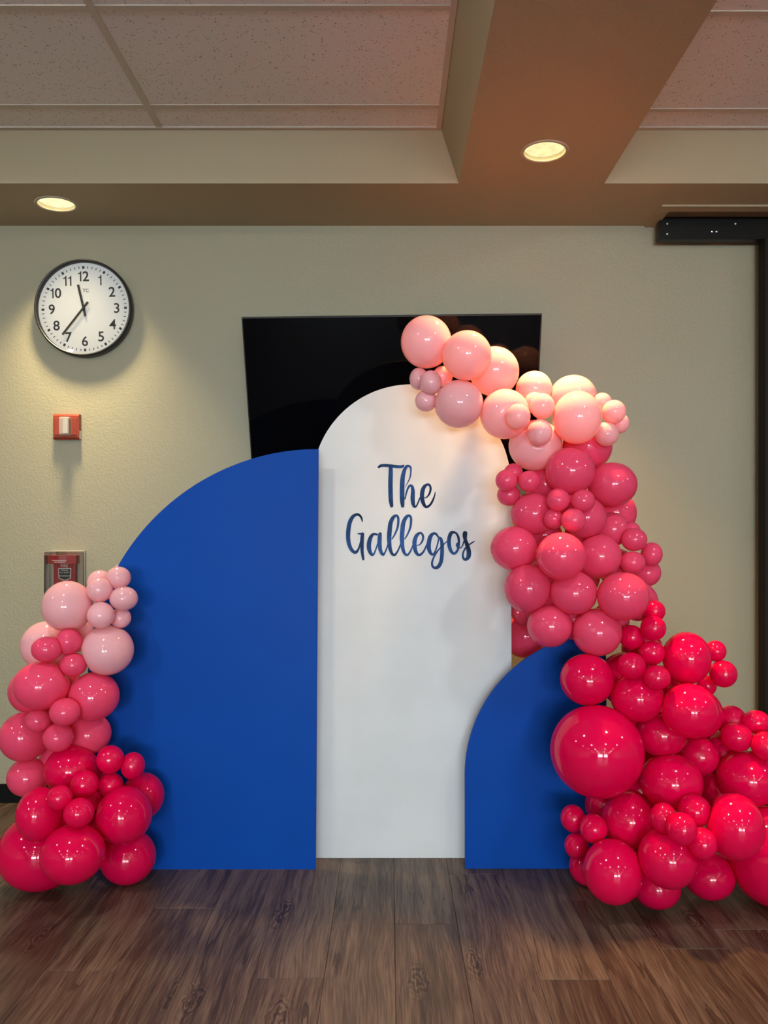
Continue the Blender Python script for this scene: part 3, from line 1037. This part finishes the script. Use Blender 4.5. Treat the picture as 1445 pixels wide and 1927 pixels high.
# ------------------------------------------------------------------ balloons
# x, y, z of the centre, half width, half height, garland, colour, label
BAL = [
    (-1.145, 2.839, 1.001, 0.0871, 0.0909, 'L', 'a', 'large pale pink balloon covering the lower half of the fire pull station'),
    (-1.043, 3.130, 1.099, 0.0438, 0.0438, 'L', 'a', 'pale pink balloon peeping out behind the curved edge of the large blue board'),
    (-1.056, 2.911, 1.082, 0.0446, 0.0446, 'L', 'a', 'small pale pink balloon half hidden behind the upper pale cluster right of the pull station'),
    (-1.028, 2.832, 1.060, 0.0453, 0.0444, 'L', 'a', "small pale pink balloon at the pale cluster's upper left beside the large blue board"),
    (-0.974, 2.869, 1.101, 0.0440, 0.0402, 'L', 'a', "small pale pink balloon highest in front of the large blue board's curved edge"),
    (-0.944, 2.837, 1.029, 0.0492, 0.0435, 'L', 'a', 'small pale pink balloon farthest right in the pale cluster on the large blue board'),
    (-1.013, 2.802, 0.973, 0.0467, 0.0467, 'L', 'a', 'small pale pink balloon resting on top of the big lilac-pink balloon of the left garland'),
    (-0.966, 2.870, 0.956, 0.0364, 0.0364, 'L', 'a', 'small pale pink balloon lowest at the right of the pale cluster, partly covered from above'),
    (-1.008, 2.854, 0.843, 0.0913, 0.0894, 'L', 'a', 'large lilac-pink balloon against the large blue board in the left garland'),
    (-1.259, 2.930, 0.848, 0.0899, 0.0899, 'L', 'a', 'large pale pink balloon on the wall side, partly covered by a small rose balloon'),
    (-1.187, 2.764, 0.859, 0.0516, 0.0442, 'L', 'b', 'small rose pink balloon in front of the large pale balloon on the wall side'),
    (-1.129, 2.810, 0.880, 0.0459, 0.0468, 'L', 'b', 'small rose pink balloon just below the pale balloon that covers the pull station'),
    (-1.113, 2.810, 0.798, 0.0468, 0.0421, 'L', 'b', 'small rose pink balloon touching the lower left of the big lilac-pink balloon'),
    (-1.212, 2.778, 0.731, 0.0945, 0.0833, 'L', 'b', 'large rose pink balloon at the left outline below the small rose trio'),
    (-1.055, 2.846, 0.679, 0.0892, 0.0854, 'L', 'b', 'large rose pink balloon directly under the big lilac-pink balloon'),
    (-1.310, 2.924, 0.683, 0.0819, 0.0819, 'L', 'b', 'rose pink balloon showing only as a crescent at the left outline of the left garland'),
    (-1.114, 2.740, 0.647, 0.0511, 0.0475, 'L', 'b', 'small pink balloon, topmost of the lower light rose trio in the left garland'),
    (-1.228, 2.789, 0.606, 0.0428, 0.0400, 'L', 'b', 'small pink balloon, leftmost of the lower light rose trio in the left garland'),
    (-1.157, 2.788, 0.547, 0.0511, 0.0502, 'L', 'b', 'small pink balloon, lowest of the lower light rose trio in the left garland'),
    (-1.318, 2.883, 0.526, 0.0865, 0.0884, 'L', 'b', "large rose pink balloon farthest left at the picture's left edge, above the baseboard"),
    (-1.096, 2.915, 0.528, 0.0777, 0.0738, 'L', 'b', 'rose pink balloon tucked behind against the large blue board, below the large rose one'),
    (-1.130, 2.837, 0.420, 0.0927, 0.0870, 'L', 'c', "large hot pink balloon in the left garland's middle, above the small hot pink ones"),
    (-1.316, 2.908, 0.372, 0.0737, 0.0698, 'L', 'b', 'dull rose balloon in front of the black baseboard at the far left'),
    (-0.983, 2.810, 0.464, 0.0468, 0.0487, 'L', 'c', 'small hot pink balloon, top left of the three small ones on the lower blue board'),
    (-0.913, 2.840, 0.433, 0.0417, 0.0473, 'L', 'c', 'small hot pink balloon farthest right of the small ones in the left garland'),
    (-1.044, 2.732, 0.401, 0.0464, 0.0474, 'L', 'c', 'small bright hot pink balloon overlapping the large hot pink one in the left garland'),
    (-0.989, 2.832, 0.367, 0.0434, 0.0434, 'L', 'c', "small hot pink balloon directly above the left garland's big lower right one"),
    (-1.083, 2.621, 0.392, 0.0393, 0.0402, 'L', 'c', 'small hot pink balloon at the left of the lowest small cluster of the left garland'),
    (-1.053, 2.840, 0.308, 0.0322, 0.0341, 'L', 'c', 'small hot pink balloon hidden deep between the lowest small ones of the left garland'),
    (-1.016, 2.611, 0.346, 0.0487, 0.0470, 'L', 'c', "small bright hot pink balloon sitting on the big front balloon at the left garland's foot"),
    (-0.921, 2.772, 0.281, 0.0942, 0.0979, 'L', 'c', "large hot pink balloon at the left garland's lower right, before the blue board"),
    (-0.899, 2.906, 0.303, 0.0775, 0.0833, 'L', 'c', 'magenta balloon reaching farthest right of the left garland over the blue board'),
    (-1.172, 2.671, 0.319, 0.0730, 0.0890, 'L', 'c', 'large dark hot pink balloon above the giant red-pink one at the left foot'),
    (-1.230, 2.820, 0.138, 0.1466, 0.1335, 'L', 'c', 'giant dark red-pink balloon on the floor at the left edge of the left garland'),
    (-1.043, 2.629, 0.204, 0.1034, 0.0946, 'L', 'c', 'large hot pink balloon foremost at the foot of the left garland'),
    (-0.941, 2.875, 0.093, 0.0977, 0.0939, 'L', 'c', 'large magenta balloon on the floor against the bottom of the large blue board'),
    (0.138, 2.960, 1.971, 0.0941, 0.0967, 'R', 'a', 'large pale pink balloon at the very top of the right garland, before the television'),
    (0.281, 2.879, 1.903, 0.0893, 0.0893, 'R', 'a', 'large peach balloon second from the top of the right garland, before the television'),
    (0.396, 3.001, 1.870, 0.0930, 0.0930, 'R', 'a', 'large peach balloon third from the top, behind its neighbour, before the television'),
    (0.257, 2.930, 1.736, 0.0899, 0.0879, 'R', 'a', 'large pale pink balloon overlapping the top right curve of the white board'),
    (0.112, 2.990, 1.840, 0.0359, 0.0419, 'R', 'a', "small pale pink balloon leftmost of the cluster at the white board's top"),
    (0.153, 2.927, 1.814, 0.0410, 0.0449, 'R', 'a', "small pale pink balloon foremost of the cluster at the white board's top"),
    (0.201, 2.990, 1.850, 0.0379, 0.0379, 'R', 'a', 'small pale pink balloon wedged under the two topmost large balloons'),
    (0.137, 2.963, 1.753, 0.0405, 0.0405, 'R', 'a', "small pale pink balloon lowest of the cluster at the white board's top"),
    (0.424, 2.921, 1.698, 0.0905, 0.0915, 'R', 'a', 'large peach balloon against the right shoulder of the white board'),
    (0.553, 3.041, 1.811, 0.0689, 0.0689, 'R', 'a', "peach balloon behind, at the television's lower right, above the small peach ones"),
    (0.455, 2.810, 1.673, 0.0431, 0.0450, 'R', 'a', "small yellowish peach balloon in front of the large one at the white board's shoulder"),
    (0.554, 2.883, 1.721, 0.0442, 0.0461, 'R', 'a', 'small peach balloon topmost of the front trio in the peach bend of the garland'),
    (0.540, 2.956, 1.745, 0.0394, 0.0394, 'R', 'a', 'small yellowish balloon almost hidden behind the front trio in the peach bend'),
    (0.541, 2.862, 1.623, 0.0448, 0.0477, 'R', 'a', 'small dusky pink balloon hanging lowest of the front trio in the peach bend'),
    (0.681, 2.885, 1.680, 0.0875, 0.0962, 'R', 'a', 'large glowing peach balloon at the right bend under the ceiling downlight'),
    (0.700, 3.035, 1.776, 0.0900, 0.0870, 'R', 'a', 'large peach balloon peeking above the glowing one at the right bend'),
    (0.799, 2.990, 1.752, 0.0359, 0.0359, 'R', 'a', "small peach balloon highest of the cluster at the peach bend's right end"),
    (0.824, 2.923, 1.706, 0.0438, 0.0438, 'R', 'a', "small peach balloon foremost of the cluster at the peach bend's right end"),
    (0.861, 2.982, 1.672, 0.0378, 0.0378, 'R', 'a', "small pale balloon farthest right of the cluster at the peach bend's right end"),
    (0.798, 2.926, 1.625, 0.0449, 0.0449, 'R', 'a', "small pale pink balloon lowest of the cluster at the peach bend's right end"),
    (0.548, 2.986, 1.590, 0.0995, 0.0955, 'R', 'a', 'large orange-peach balloon lowest of the peach ones, above the first rose ones'),
    (0.752, 3.023, 1.590, 0.0927, 0.0927, 'R', 'b', 'deep rose balloon directly beneath the glowing peach balloon, behind the rest'),
    (0.658, 2.896, 1.486, 0.0888, 0.0869, 'M', 'b', 'large rose balloon right below the lowest peach balloon of the right garland'),
    (0.823, 2.940, 1.440, 0.0902, 0.0823, 'M', 'b', 'large rose balloon at the right outline, upper part of the rose section'),
    (0.428, 2.910, 1.454, 0.0398, 0.0398, 'M', 'b', 'small rose balloon leftmost in the upper left cluster over the white board'),
    (0.463, 2.970, 1.486, 0.0356, 0.0356, 'M', 'b', 'small rose balloon behind, highest in the upper left cluster over the white board'),
    (0.511, 2.910, 1.451, 0.0407, 0.0388, 'M', 'b', 'small rose balloon rightmost in the upper left cluster by the white board'),
    (0.445, 2.966, 1.404, 0.0435, 0.0415, 'M', 'b', 'small rose balloon lowest in the upper left cluster over the white board'),
    (0.534, 2.948, 1.333, 0.0865, 0.0786, 'M', 'b', 'large rose balloon left of the four small ones in the rose section'),
    (0.604, 2.848, 1.380, 0.0418, 0.0418, 'M', 'b', 'small rose balloon, upper left of the central foursome in the rose section'),
    (0.687, 2.823, 1.376, 0.0414, 0.0405, 'M', 'b', 'small rose balloon, upper right of the central foursome in the rose section'),
    (0.592, 2.870, 1.313, 0.0363, 0.0363, 'M', 'b', 'small rose balloon, lower left and smallest of the central foursome'),
    (0.649, 2.806, 1.307, 0.0440, 0.0421, 'M', 'b', 'small rose balloon, lower right and foremost of the central foursome'),
    (0.715, 2.908, 1.318, 0.0776, 0.0756, 'M', 'b', 'large rose balloon right behind the central foursome of small ones'),
    (0.873, 3.096, 1.340, 0.0867, 0.0867, 'M', 'b', 'rose balloon at the right outline, behind, under the upper right large one'),
    (0.833, 2.976, 1.276, 0.0635, 0.0635, 'M', 'b', 'dull rose balloon behind, just left of the small cluster at the right outline'),
    (0.902, 2.974, 1.268, 0.0357, 0.0357, 'M', 'b', 'small rose balloon barely showing above the small cluster at the right outline'),
    (0.893, 2.906, 1.238, 0.0465, 0.0426, 'M', 'b', 'small bright rose balloon highest of the small cluster at the right outline'),
    (0.967, 2.937, 1.184, 0.0392, 0.0441, 'M', 'b', 'small rose balloon farthest right of the small cluster at the right outline'),
    (0.884, 2.895, 1.155, 0.0463, 0.0405, 'M', 'b', 'small rose balloon lowest of the small cluster at the right outline'),
    (0.966, 2.988, 1.113, 0.0518, 0.0518, 'M', 'b', 'rose balloon behind, below the small cluster at the right outline'),
    (0.454, 2.897, 1.206, 0.0850, 0.0801, 'M', 'b', 'large rose balloon beside the end of the lettering on the white board'),
    (0.594, 2.754, 1.182, 0.0845, 0.0826, 'M', 'b', "large rose balloon with an orange glow, foremost in the rose section's middle"),
    (0.764, 2.899, 1.177, 0.0793, 0.0821, 'M', 'b', 'large rose balloon right of the foremost glowing one in the rose section'),
    (0.496, 2.857, 1.064, 0.0838, 0.0866, 'M', 'b', 'large bright rose balloon overlapping the right edge of the white board'),
    (0.652, 2.817, 1.050, 0.0826, 0.0779, 'M', 'b', 'large rose balloon centred in the lower row of the rose section'),
    (0.811, 2.760, 1.043, 0.0893, 0.0837, 'M', 'b', 'large rose balloon at the right of the lower row of the rose section'),
    (0.572, 2.839, 0.931, 0.0795, 0.0757, 'M', 'b', "large rose balloon just above the small blue board's curved edge"),
    (0.733, 2.811, 0.912, 0.0862, 0.0843, 'M', 'b', 'lowest large rose balloon, hanging over the top of the small blue board'),
    (0.556, 3.270, 0.841, 0.0894, 0.0916, 'M', 'b', 'dusky rose balloon behind the right edge of the white board'),
    (0.556, 3.170, 0.958, 0.0740, 0.0719, 'M', 'b', "dark rose balloon in the shade beside the white board's edge, under the bright one"),
    (0.902, 2.890, 1.014, 0.0713, 0.0713, 'M', 'b', "rose balloon behind, just visible right of the rose section's lower row"),
    (0.593, 3.038, 1.446, 0.0770, 0.0770, 'M', 'b', 'deep rose balloon in the shaded gap under the lowest peach balloon'),
    (0.591, 3.059, 1.252, 0.0734, 0.0734, 'M', 'b', 'deep rose balloon in the shaded gap left of the glowing rose one'),
    (0.735, 3.027, 1.256, 0.0686, 0.0686, 'M', 'b', 'rose balloon in the core of the garland behind the central foursome'),
    (0.679, 2.925, 0.940, 0.0702, 0.0702, 'M', 'b', 'deep rose balloon in the gap above the top of the small blue board'),
    (0.938, 2.819, 0.986, 0.0376, 0.0376, 'B', 'c', 'small hot pink balloon, highest hot pink one of the right garland'),
    (0.919, 2.774, 0.931, 0.0435, 0.0435, 'B', 'c', 'small hot pink balloon second highest, left of the wall, above the hot pink large ones'),
    (0.859, 2.825, 0.893, 0.0433, 0.0433, 'B', 'c', 'small hot pink balloon next to the lowest large rose balloon'),
    (0.922, 2.795, 0.843, 0.0438, 0.0438, 'B', 'c', 'small hot pink balloon touching the left side of the upper large hot pink one'),
    (0.821, 2.700, 0.812, 0.0468, 0.0450, 'B', 'c', "small hot pink balloon just right of the small blue board's top corner"),
    (0.901, 2.682, 0.776, 0.0447, 0.0411, 'B', 'c', 'small hot pink balloon between two large ones, lowest of the upper small cluster'),
    (1.048, 2.807, 0.822, 0.0823, 0.0917, 'B', 'c', 'large hot pink balloon highest of the large hot pink ones, against the wall'),
    (1.170, 2.858, 0.839, 0.0372, 0.0381, 'B', 'c', 'small hot pink balloon upper of the pair right of the highest large hot pink one'),
    (1.184, 2.825, 0.763, 0.0471, 0.0480, 'B', 'c', 'small hot pink balloon lower of the pair right of the highest large hot pink one'),
    (1.156, 2.902, 0.707, 0.0348, 0.0368, 'B', 'c', 'small hot pink balloon tucked under the pair near the wall'),
    (1.014, 2.688, 0.663, 0.0932, 0.0905, 'B', 'c', 'large hot pink balloon with a light patch, right of centre in the right garland'),
    (1.099, 2.853, 0.617, 0.0913, 0.0894, 'B', 'c', 'hot pink balloon showing as a thin crescent behind the light-patched large one'),
    (0.856, 2.751, 0.694, 0.0899, 0.0825, 'B', 'c', "large hot pink balloon just right of the small blue board's straight side"),
    (0.690, 2.780, 0.751, 0.0927, 0.0890, 'B', 'c', 'purplish pink balloon on the small blue board above the giant one'),
    (0.709, 2.720, 0.518, 0.1569, 0.1550, 'B', 'c', 'giant hot pink balloon, biggest one, in front of the small blue board'),
    (0.952, 2.789, 0.558, 0.0855, 0.0781, 'B', 'c', 'large dark hot pink balloon right beside the giant one'),
    (1.098, 2.822, 0.472, 0.0658, 0.0677, 'B', 'c', "dark magenta balloon in the middle of the right garland's lower half"),
    (1.240, 2.887, 0.579, 0.0539, 0.0577, 'B', 'c', 'dark hot pink balloon behind the small ones near the right picture edge'),
    (1.298, 2.817, 0.594, 0.0488, 0.0413, 'B', 'c', 'small hot pink balloon highest of three at the right picture edge'),
    (1.216, 2.788, 0.549, 0.0539, 0.0502, 'B', 'c', 'small hot pink balloon leftmost of three near the right picture edge'),
    (1.292, 2.733, 0.532, 0.0492, 0.0492, 'B', 'c', 'small hot pink balloon lowest of three, cut by the right picture edge'),
    (1.257, 2.789, 0.403, 0.1078, 0.0948, 'B', 'c', 'large hot pink balloon at the right picture edge below three small ones'),
    (1.169, 2.869, 0.342, 0.0631, 0.0631, 'B', 'c', 'dull pink balloon half hidden behind two large ones, right of the lower centre'),
    (0.969, 2.738, 0.408, 0.1050, 0.0949, 'B', 'c', 'large bright hot pink balloon right of and below the giant one'),
    (0.825, 2.749, 0.273, 0.0898, 0.0971, 'B', 'c', 'large dark hot pink balloon directly under the giant one'),
    (0.782, 2.875, 0.281, 0.0747, 0.0747, 'B', 'c', "dark balloon in the shade beneath the giant one's left side"),
    (0.641, 2.780, 0.267, 0.0426, 0.0463, 'B', 'c', 'small pink balloon topmost and leftmost of the trio on the small blue board'),
    (0.693, 2.703, 0.260, 0.0468, 0.0486, 'B', 'c', 'small pink balloon rightmost of the trio on the small blue board'),
    (0.654, 2.780, 0.171, 0.0417, 0.0454, 'B', 'c', 'small pink balloon lowest of the trio on the small blue board'),
    (0.711, 2.860, 0.065, 0.0648, 0.0648, 'B', 'c', 'dark red balloon on the floor behind the foremost one, by the small blue board'),
    (0.733, 2.611, 0.153, 0.0957, 0.1018, 'B', 'c', "large bright hot pink balloon foremost at the garland's lower left, above the floor"),
    (0.894, 2.667, 0.080, 0.0800, 0.0711, 'B', 'c', 'purple-pink balloon lowest on the floor under the right garland'),
    (0.895, 2.558, 0.219, 0.0929, 0.0938, 'B', 'c', 'large hot pink balloon under the small quartet near the floor'),
    (1.100, 2.740, 0.084, 0.0859, 0.0785, 'B', 'c', 'magenta balloon on the floor at the lower right, under the large lit one'),
    (0.880, 2.554, 0.349, 0.0426, 0.0477, 'B', 'c', 'small bright balloon leftmost of the lower quartet'),
    (0.997, 2.600, 0.356, 0.0520, 0.0520, 'B', 'c', 'small bright balloon topmost of the lower quartet'),
    (0.908, 2.473, 0.344, 0.0462, 0.0495, 'B', 'c', 'small bright balloon foremost of the lower quartet'),
    (0.983, 2.504, 0.287, 0.0459, 0.0484, 'B', 'c', 'small balloon lowest of the lower quartet'),
    (1.107, 2.552, 0.322, 0.0902, 0.1038, 'B', 'c', 'large light-catching hot pink balloon right of the lower quartet'),
    (1.318, 2.715, 0.160, 0.1647, 0.1647, 'B', 'c', 'giant deep red-pink balloon cut by the right picture edge at the floor'),
    (0.861, 2.896, 0.731, 0.0985, 0.0985, 'B', 'c', "deep red balloon in the shaded gap behind the small blue board's straight side"),
    (1.230, 2.929, 0.452, 0.0820, 0.0820, 'B', 'c', 'deep red balloon in the shade under the three small ones near the right edge'),
    (0.900, 2.854, 0.339, 0.0723, 0.0723, 'B', 'c', "deep red balloon in the dark gap right under the giant one's right side"),
    (0.973, 2.943, 0.408, 0.0785, 0.0785, 'B', 'c', 'deep red balloon in the dark gap right beside the giant one, below centre'),
    (0.669, 3.135, 1.377, 0.0711, 0.0711, 'M', 'b', 'rose balloon at the core, glimpsed between the central foursome of small ones'),
    (0.602, 3.030, 1.110, 0.0727, 0.0727, 'M', 'b', 'rose balloon glimpsed in the gap left under the foremost glowing rose one'),
    (0.727, 3.030, 1.090, 0.0727, 0.0727, 'M', 'b', 'rose balloon glimpsed in the gap right under the foremost glowing rose one'),
    (0.865, 3.030, 1.131, 0.0727, 0.0727, 'M', 'b', 'rose balloon glimpsed beside the small cluster at the right outline'),
    (0.816, 2.929, 0.946, 0.0664, 0.0664, 'M', 'b', 'rose balloon glimpsed between the lowest row and the first hot pink small ones'),
    (0.632, 3.030, 0.985, 0.0727, 0.0727, 'M', 'b', 'rose balloon glimpsed above the lowest rose pair of the right garland'),
    (1.020, 2.996, 0.685, 0.0799, 0.0799, 'B', 'c', 'deep red balloon glimpsed between the two upper large hot pink ones'),
    (1.137, 3.001, 0.478, 0.0800, 0.0800, 'B', 'c', 'deep red balloon glimpsed below the light-patched large one'),
    (0.895, 2.901, 0.562, 0.0774, 0.0774, 'B', 'c', "deep red balloon glimpsed right of the giant one's upper edge"),
    (0.951, 2.997, 0.824, 0.0759, 0.0759, 'B', 'c', 'deep red balloon glimpsed among the upper small hot pink ones'),
    (1.124, 2.969, 0.318, 0.0792, 0.0792, 'B', 'c', 'deep red balloon glimpsed at the heart of the lower right cluster'),
    (0.918, 2.882, 0.153, 0.0769, 0.0769, 'B', 'c', 'deep red balloon glimpsed above the lowest floor balloons of the right garland'),
    (-1.228, 2.999, 0.688, 0.0680, 0.0680, 'L', 'b', 'rose balloon glimpsed between the two large rose ones of the left garland'),
    (-1.247, 2.984, 0.582, 0.0676, 0.0676, 'L', 'b', 'rose balloon glimpsed behind the lower light rose trio'),
    (-1.230, 2.967, 0.427, 0.0673, 0.0673, 'L', 'b', 'rose balloon glimpsed above the large hot pink one in the left garland'),
    (-1.066, 2.924, 0.332, 0.0663, 0.0663, 'L', 'c', 'deep pink balloon glimpsed behind the small hot pink ones of the left garland'),
    (-1.164, 2.900, 0.243, 0.0735, 0.0735, 'L', 'c', 'deep pink balloon glimpsed behind the foremost small one of the left garland'),
    (-1.066, 2.924, 0.167, 0.0663, 0.0663, 'L', 'c', 'deep pink balloon glimpsed between the three large ones at the left foot'),
    (-1.146, 2.927, 0.887, 0.0625, 0.0625, 'L', 'a', 'pale pink balloon glimpsed behind the small rose trio of the left garland'),
]
GROUP = {'La': 'pale pink balloons of the left garland', 'Lb': 'rose balloons of the left garland', 'Lc': 'hot pink balloons of the left garland',
         'Ra': 'peach and pale pink balloons of the right garland', 'Rb': 'rose balloons of the right garland',
         'Mb': 'rose balloons of the right garland', 'Bc': 'hot pink balloons of the right garland'}
nb = len(BAL)
BP = np.array([b[:3] for b in BAL])
BR = np.array([b[3:5] for b in BAL])
BM = np.sqrt(BR[:, 0] * BR[:, 1])
BRAD = np.stack([BR[:, 0], BM, BR[:, 1]], 1)


def inside_outline(x, z, bd, m=0.0):
    x0, y0, w, h, r, kind, lean = bd
    x0, w, h, r = x0 - m, w + 2 * m, h + m, r + m
    u = x - x0
    ok = (u > 0) & (u < w) & (z > 0) & (z < h)
    if kind == 'full':
        rr = w / 2
        return ok & ((z < h - rr) | ((u - rr) ** 2 + (z - h + rr) ** 2 < rr * rr))
    return ok & ((z < h - r) | ((u - w) ** 2 + (z - h + r) ** 2 < r * r))


def unit_balloon(seg=44, rings=30):
    """unit latex balloon, neck along +z: round body drawn out a little towards the neck"""
    th = np.concatenate([np.linspace(0.10, 0.6, 8), np.linspace(0.6, PI - 0.0, rings - 7)[1:]])
    v, f = [], []
    for k, t in enumerate(th[:-1]):
        pull = 1.0 + 0.13 * math.exp(-(t / 0.42) ** 2)
        for i in range(seg):
            a = 2 * PI * i / seg
            v.append((math.sin(t) * math.cos(a), math.sin(t) * math.sin(a), math.cos(t) * pull))
    nr = len(th) - 1
    v.append((0, 0, 1.135))
    v.append((0, 0, -1.0))
    top, bot = nr * seg, nr * seg + 1
    for i in range(seg):
        f.append((top, i, (i + 1) % seg))
        f.append((bot, (nr - 1) * seg + (i + 1) % seg, (nr - 1) * seg + i))
    for k in range(nr - 1):
        for i in range(seg):
            f.append((k * seg + i, (k + 1) * seg + i, (k + 1) * seg + (i + 1) % seg, k * seg + (i + 1) % seg))
    return np.array(v), f


UV, UF = unit_balloon()
KNOT = lathe([(0.0, -0.004), (0.0045, -0.003), (0.0055, 0.0), (0.0035, 0.004), (0.003, 0.007), (0.006, 0.013), (0.0085, 0.016), (0.006, 0.015), (0.0, 0.010)], 14)
KNOT_ME = bpy.data.meshes.new('knot')
KNOT.to_mesh(KNOT_ME)
KNOT.free()
KNOT_ME.polygons.foreach_set('use_smooth', [True] * len(KNOT_ME.polygons))
KNOTS = {}
for key in 'abc':
    KNOTS[key] = KNOT_ME.copy()
    KNOTS[key].materials.append(LATEX[key])

brng = random.Random(11)
for i, (x, y, z, rx, rz, g, ckey, label) in enumerate(BAL):
    rad = BRAD[i]
    # neck direction: into the garland, away from every neighbour if possible
    best, bd_ = -9, Vector((0, 1, 0))
    for k in range(40):
        d = Vector((x / y + brng.uniform(-.25, .25), 1.0, (z - 1.264) / y + brng.uniform(-.25, .25))).normalized()
        tip = np.array((x, y, z)) + np.array(d) * rad * 1.13 + np.array(d) * 0.016
        dist = min(np.linalg.norm(tip - BP[j]) - BM[j] for j in range(nb) if j != i)
        if True:
            for b in BOARDS:
                pl = b[1] + b[6] * tip[2]
                if inside_outline(tip[0], tip[2], b, 0.03):
                    s_ = (pl - 0.004 - tip[1]) if y < pl else (tip[1] - pl - BT - .004)
                    dist = min(dist, s_)
        dist = min(dist, WALL_Y - 0.01 - tip[1], tip[2] - 0.012)
        if dist > best:
            best, bd_ = dist, d
    q = Vector((0, 0, 1)).rotation_difference(bd_).to_matrix()
    V = UV @ np.array(q).T
    neck = np.array(bd_) * rad * 1.135
    neck0 = neck.copy()
    V = V * rad
    # neighbours press flat against each other
    for rep in range(5):
        for j in range(nb):
            if j == i:
                continue
            dv = BP[j] - BP[i]
            D = np.linalg.norm(dv)
            if D > BM[i] * 1.3 + BM[j] * 1.3:
                continue
            u = dv / D
            ei = 1 / np.sqrt(np.sum((u / BRAD[i]) ** 2))
            ej = 1 / np.sqrt(np.sum((u / BRAD[j]) ** 2))
            t = (D * ei / (ei + ej) if ei + ej > D else ei + (D - ei - ej) / 2) - 0.0004
            h = V @ u
            k = np.where(h > t, max(t, 0.002) / np.maximum(h, 1e-6), 1.0)
            V = V * k[:, None]
            neck = neck - max(float(neck @ u) - t, 0) * u
    for b in BOARDS:
        W = V + BP[i]
        pl = b[1] + b[6] * W[:, 2]
        ins = inside_outline(W[:, 0], W[:, 2], b, 0.03)
        front = y < b[1] + b[6] * z
        if front and inside_outline(np.array([x]), np.array([z]), b)[0]:
            ins = ins | True
        # shrink towards the centre until the skin just touches the board
        lim = (pl - 0.001 - y) if front else (y - pl - BT - 0.001)
        h = V[:, 1] if front else -V[:, 1]
        k = np.where(ins & (h > lim), np.maximum(lim, 0.002) / np.maximum(h, 1e-6), 1.0)
        V = V * k[:, None]
    V[:, 2] = np.maximum(V[:, 2], 0.0008 - z)
    me = bpy.data.meshes.new('balloon')
    me.from_pydata(V.tolist(), [], UF)
    me.materials.append(LATEX[ckey])
    o = obj('balloon', me, loc=(x, y, z), smooth=True)
    tag(o, label, 'balloon', GROUP[g + ckey])
    if best > 0.011 and np.allclose(neck, neck0):
        kq = Vector((0, 0, 1)).rotation_difference(bd_).to_euler()
        obj('knot', KNOTS[ckey], None, o, neck, kq)
